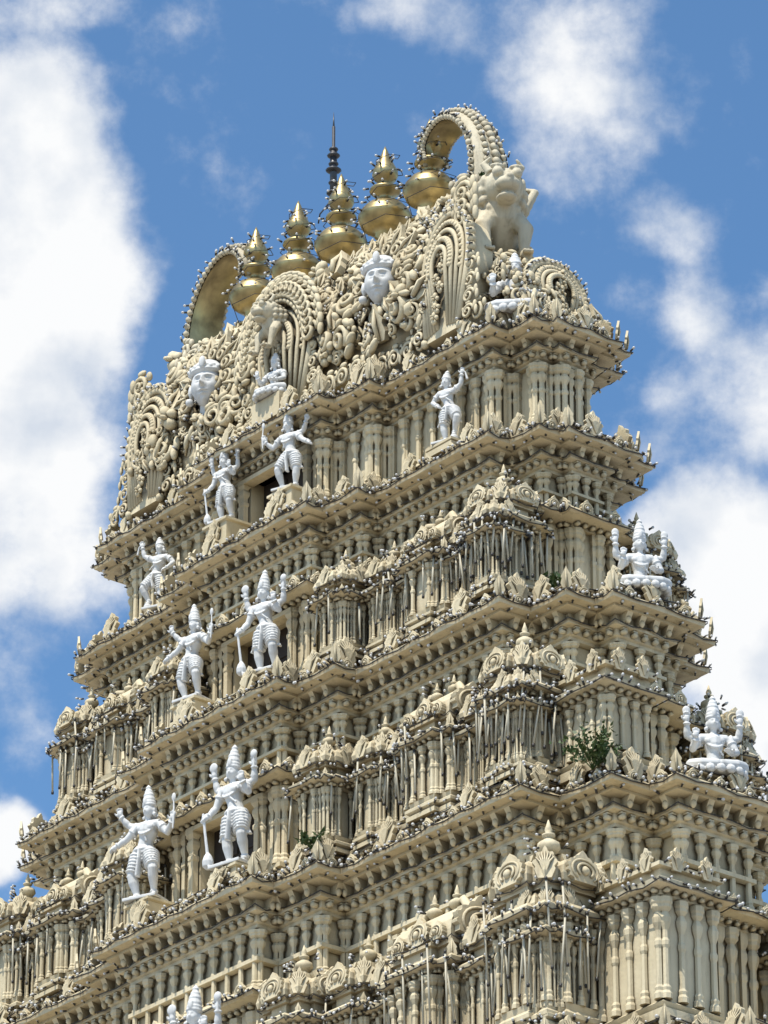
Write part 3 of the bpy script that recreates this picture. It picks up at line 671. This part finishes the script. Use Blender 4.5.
# ------------------------------------------------------------------ finials
KP=[(.36,0),(.38,.05),(.30,.1),(.24,.14),(.13,.22),(.11,.3),(.2,.35),(.18,.4),(.30,.48),(.44,.6),(.49,.74),(.5,.78),(.5,.82),(.47,.86),(.46,.92),(.36,1.06),(.2,1.15),(.12,1.2),(.1,1.28),(.12,1.34),(.26,1.4),(.29,1.44),(.28,1.48),(.15,1.52),(.11,1.58),(.12,1.66),(.2,1.72),(.24,1.82),(.23,1.92),(.17,2.06),(.1,2.24),(.05,2.4),(.005,2.52)]
kb=MB();kb.add(lathe(KP,32),m4(sc=(1.14,1.14,1)));kme=kb.mesh('finial');kme.materials.append(GOLD)
ZK=ZR+4.02
for i,x in enumerate((-2.9,-1.45,0,1.45,2.9)):
    put(kme,'golden_finial',(XR+x,0,ZK),.98)
    for z_,r_,n_ in((.1,.42,7),(.8,.6,12),(1.1,.42,6),(1.45,.36,9),(1.74,.26,5),(2.0,.25,7),(2.2,.15,4)):
        for q in range(n_):
            a=2*pi*q/n_+random.uniform(-.2,.2);bulbs.append(m4((XR+x+r_*math.cos(a),r_*math.sin(a),ZK+z_*.98+random.uniform(-.04,.04)),a+pi/2,1.1,random.uniform(-.7,.7)))
    pts=[(XR+x+.1+.62*math.cos(a_)*(1-.08*q_),.62*math.sin(a_)*(1-.08*q_),ZK+.2+.27*q_) for q_,a_ in [(k*.25,k*1.1) for k in range(34)]]
    pts=[p for p in pts if p[2]<ZK+2.3];wires.add(tube(pts,.009,4))
# lightning rod
lr=MB();lx=-1.0;ly=.3
lr.add(tube([(lx,ly,ZR+3.9),(lx,ly,56.0)],.035,8));
for z_,r_ in((54.4,.15),(54.65,.11),(54.95,.17),(55.1,.11),(55.3,.14),(55.45,.1)): lr.add(ell((lx,ly,z_),(r_,r_,.05),12,6))
lr.add(tube([(lx,ly,54.4),(lx,ly,55.45)],.075,10))
lr.add(tube([(lx,ly,54.6),(lx+.35,ly,53.9),(lx+.4,ly,52.2)],.015,5));lr.add(tube([(lx,ly,54.3),(lx-.45,ly,54.1),(lx-.5,ly,53.9)],.018,5))
lr.add(tube([(lx,ly,55.9),(lx,ly,56.35)],[.03,.004],6))
lr.obj('lightning_rod',IRON)
# ------------------------------------------------------------------ string lights objects
sl=bpy.data.objects.new('string_lights',None);scene.collection.objects.link(sl)
b1=MB();b1.many(BG,bulbs);b1.obj('glass_bulbs',BULB,sl);b2=MB();b2.many(BS,bulbs);b2.obj('bulb_sockets',SOCK,sl)
wires.obj('cables',SOCK,sl);rods.obj('lamp_tubes',RODM,sl);rodcaps.obj('tube_caps',SOCK,sl)
# ------------------------------------------------------------------ weeds
def weed(loc,r,n=220):
    b=MB();lf=mk([(0,0,0),(.03,0,.03),(0,0,.1),(-.03,0,.03)],[(0,1,2,3)])
    for i in range(9):
        a=random.uniform(0,2*pi);l=r*random.uniform(.6,1.1);e=(l*math.cos(a)*.8,l*math.sin(a)*.8,l*random.uniform(.3,1))
        b.add(tube([(0,0,-.05),(e[0]*.5,e[1]*.5,e[2]*.6),e],[.012,.008,.004],4))
        for k in range(n//9):
            f=random.uniform(.3,1.05);p=(e[0]*f+random.gauss(0,r*.12),e[1]*f+random.gauss(0,r*.12),e[2]*f+random.gauss(0,r*.1))
            b.add(lf,m4(p,random.uniform(0,6),random.uniform(.7,1.3),random.uniform(-1.5,1.5),random.uniform(-1,1)))
    o=b.obj('weed_plant',LEAF);o.location=loc;return o
weed((C_['W']+1.0,-2.3,C_['z']+.2),.65,620);weed((B_['W']+.2,-1.3,B_['z']+.4),.35,200);weed((XR+4.9,-.1,ZR+4.0),.4,240);weed((3.6,fy(C_,0)-.1,C_['z']+.3),.3,140)
# ------------------------------------------------------------------ ground
g=MB();g.add(mk([(-3000,-3000,0),(3000,-3000,0),(3000,3000,0),(-3000,3000,0)],[(0,1,2,3)]));g.obj('ground',GROUNDM)
# ------------------------------------------------------------------ camera
az=math.radians(38.7);th=math.radians(25.9)
d=Vector((-math.cos(az)*math.cos(th),math.sin(az)*math.cos(th),math.sin(th)))
cam=bpy.data.cameras.new('camera');co=bpy.data.objects.new('camera',cam);scene.collection.objects.link(co)
co.location=(72.67,-57.37,1.6);co.rotation_euler=d.to_track_quat('-Z','Y').to_euler()
cam.sensor_fit='VERTICAL';cam.sensor_height=24;cam.lens=24*5150/1024;cam.clip_end=8000;cam.clip_start=1
scene.camera=co
# ------------------------------------------------------------------ light
el=math.radians(64);sh=Vector((.22,-.97,0)).normalized()
sd=Vector((sh.x*math.cos(el),sh.y*math.cos(el),math.sin(el)))
sun=bpy.data.lights.new('sun','SUN');so=bpy.data.objects.new('sun',sun);scene.collection.objects.link(so)
sun.energy=5.0;sun.angle=math.radians(.5);sun.color=(1,.94,.84);so.rotation_euler=sd.to_track_quat('Z','Y').to_euler()
w=bpy.data.worlds.new('World');scene.world=w;w.use_nodes=True;nt=w.node_tree;nt.nodes.clear();L=nt.links.new
outn=N(nt,'ShaderNodeOutputWorld');bg=N(nt,'ShaderNodeBackground');bg.inputs[1].default_value=.1;L(bg.outputs[0],outn.inputs[0])
sky=N(nt,'ShaderNodeTexSky',sky_type='NISHITA');sky.sun_disc=False;sky.sun_elevation=el;sky.sun_rotation=math.atan2(sh.x,sh.y);sky.altitude=1000
tint=N(nt,'ShaderNodeMix',data_type='RGBA',blend_type='MULTIPLY');tint.inputs[0].default_value=1;L(sky.outputs[0],tint.inputs[6]);tint.inputs[7].default_value=(1.15,1.58,1.8,1)
tc=N(nt,'ShaderNodeTexCoord');sep=N(nt,'ShaderNodeSeparateXYZ');L(tc.outputs['Generated'],sep.inputs[0])
def M_(op,a,b=None,c=None,clamp=False):
    n=N(nt,'ShaderNodeMath',operation=op);n.use_clamp=clamp
    for i,v in enumerate((a,b,c)):
        if v is None: continue
        if isinstance(v,(int,float)): n.inputs[i].default_value=v
        else: L(v,n.inputs[i])
    return n.outputs[0]
azr=M_('ARCTAN2',M_('ADD',M_('MULTIPLY',sep.outputs[0],math.sin(az)),M_('MULTIPLY',sep.outputs[1],math.cos(az))),M_('ADD',M_('MULTIPLY',sep.outputs[0],-math.cos(az)),M_('MULTIPLY',sep.outputs[1],math.sin(az))))
elv=M_('ARCSINE',sep.outputs[2])
a0=M_('MULTIPLY',azr,51.5*math.cos(th));b0=M_('MULTIPLY',M_('SUBTRACT',elv,th),51.5)
cmb=N(nt,'ShaderNodeCombineXYZ');L(a0,cmb.inputs[0]);L(b0,cmb.inputs[1])
nw=N(nt,'ShaderNodeTexNoise');nw.inputs['Scale'].default_value=.55;nw.inputs['Detail'].default_value=4;L(cmb.outputs[0],nw.inputs['Vector'])
sw_=N(nt,'ShaderNodeSeparateColor');L(nw.outputs['Color'],sw_.inputs[0])
a_=M_('ADD',a0,M_('MULTIPLY',M_('SUBTRACT',sw_.outputs[0],.5),1.5));b_=M_('ADD',b0,M_('MULTIPLY',M_('SUBTRACT',sw_.outputs[1],.5),1.5))
n0=N(nt,'ShaderNodeTexNoise');n0.inputs['Scale'].default_value=.75;n0.inputs['Detail'].default_value=12;n0.inputs['Roughness'].default_value=.6;L(cmb.outputs[0],n0.inputs['Vector'])
dens=None
for (px,py,rx,ry,am) in((0,300,150,320,1.8),(50,210,60,140,.9),(90,360,60,110,.9),(30,560,110,100,.9),(20,670,75,100,.45),(0,860,50,50,1.2),(30,5,120,40,.7),(450,0,130,60,.55),(600,60,160,120,.6),(680,215,90,60,.55),(590,150,90,60,.4),(740,350,90,110,.6),(690,430,90,70,.5),(720,600,100,140,1.6),(768,720,90,110,1.4),(768,420,60,90,.8)):
    vx=M_('MULTIPLY',M_('SUBTRACT',a_,(px-384)/100),100/rx);vy=M_('MULTIPLY',M_('SUBTRACT',b_,(512-py)/100),100/ry)
    q=M_('SUBTRACT',1,M_('ADD',M_('MULTIPLY',vx,vx),M_('MULTIPLY',vy,vy)));q=M_('MULTIPLY',M_('MAXIMUM',q,-.5),am)
    dens=q if dens is None else M_('SMOOTH_MAX',dens,q,.35)
far=M_('GREATER_THAN',M_('ADD',M_('MULTIPLY',a0,a0),M_('MULTIPLY',b0,b0)),64)
dens=M_('ADD',dens,M_('MULTIPLY',far,.3))
dd=M_('ADD',dens,M_('MULTIPLY',M_('SUBTRACT',n0.outputs['Fac'],.5),2.4))
mr=N(nt,'ShaderNodeMapRange',interpolation_type='SMOOTHSTEP');mr.inputs[1].default_value=0;mr.inputs[2].default_value=1.0;L(dd,mr.inputs[0])
n4=N(nt,'ShaderNodeTexNoise');n4.inputs['Scale'].default_value=.8;n4.inputs['Detail'].default_value=8;L(cmb.outputs[0],n4.inputs['Vector'])
cr=N(nt,'ShaderNodeMix',data_type='RGBA');cr.inputs[6].default_value=(6.8,7.4,8.3,1);cr.inputs[7].default_value=(9.7,9.8,9.9,1)
rr=N(nt,'ShaderNodeMapRange');rr.inputs[1].default_value=.35;rr.inputs[2].default_value=.55;L(n4.outputs['Fac'],rr.inputs[0]);L(rr.outputs[0],cr.inputs[0])
mxs=N(nt,'ShaderNodeMix',data_type='RGBA');L(mr.outputs[0],mxs.inputs[0]);L(tint.outputs[2],mxs.inputs[6]);L(cr.outputs[2],mxs.inputs[7])
L(mxs.outputs[2],bg.inputs[0])
scene.view_settings.view_transform='Standard';scene.view_settings.look='None';scene.view_settings.exposure=0;scene.view_settings.gamma=1
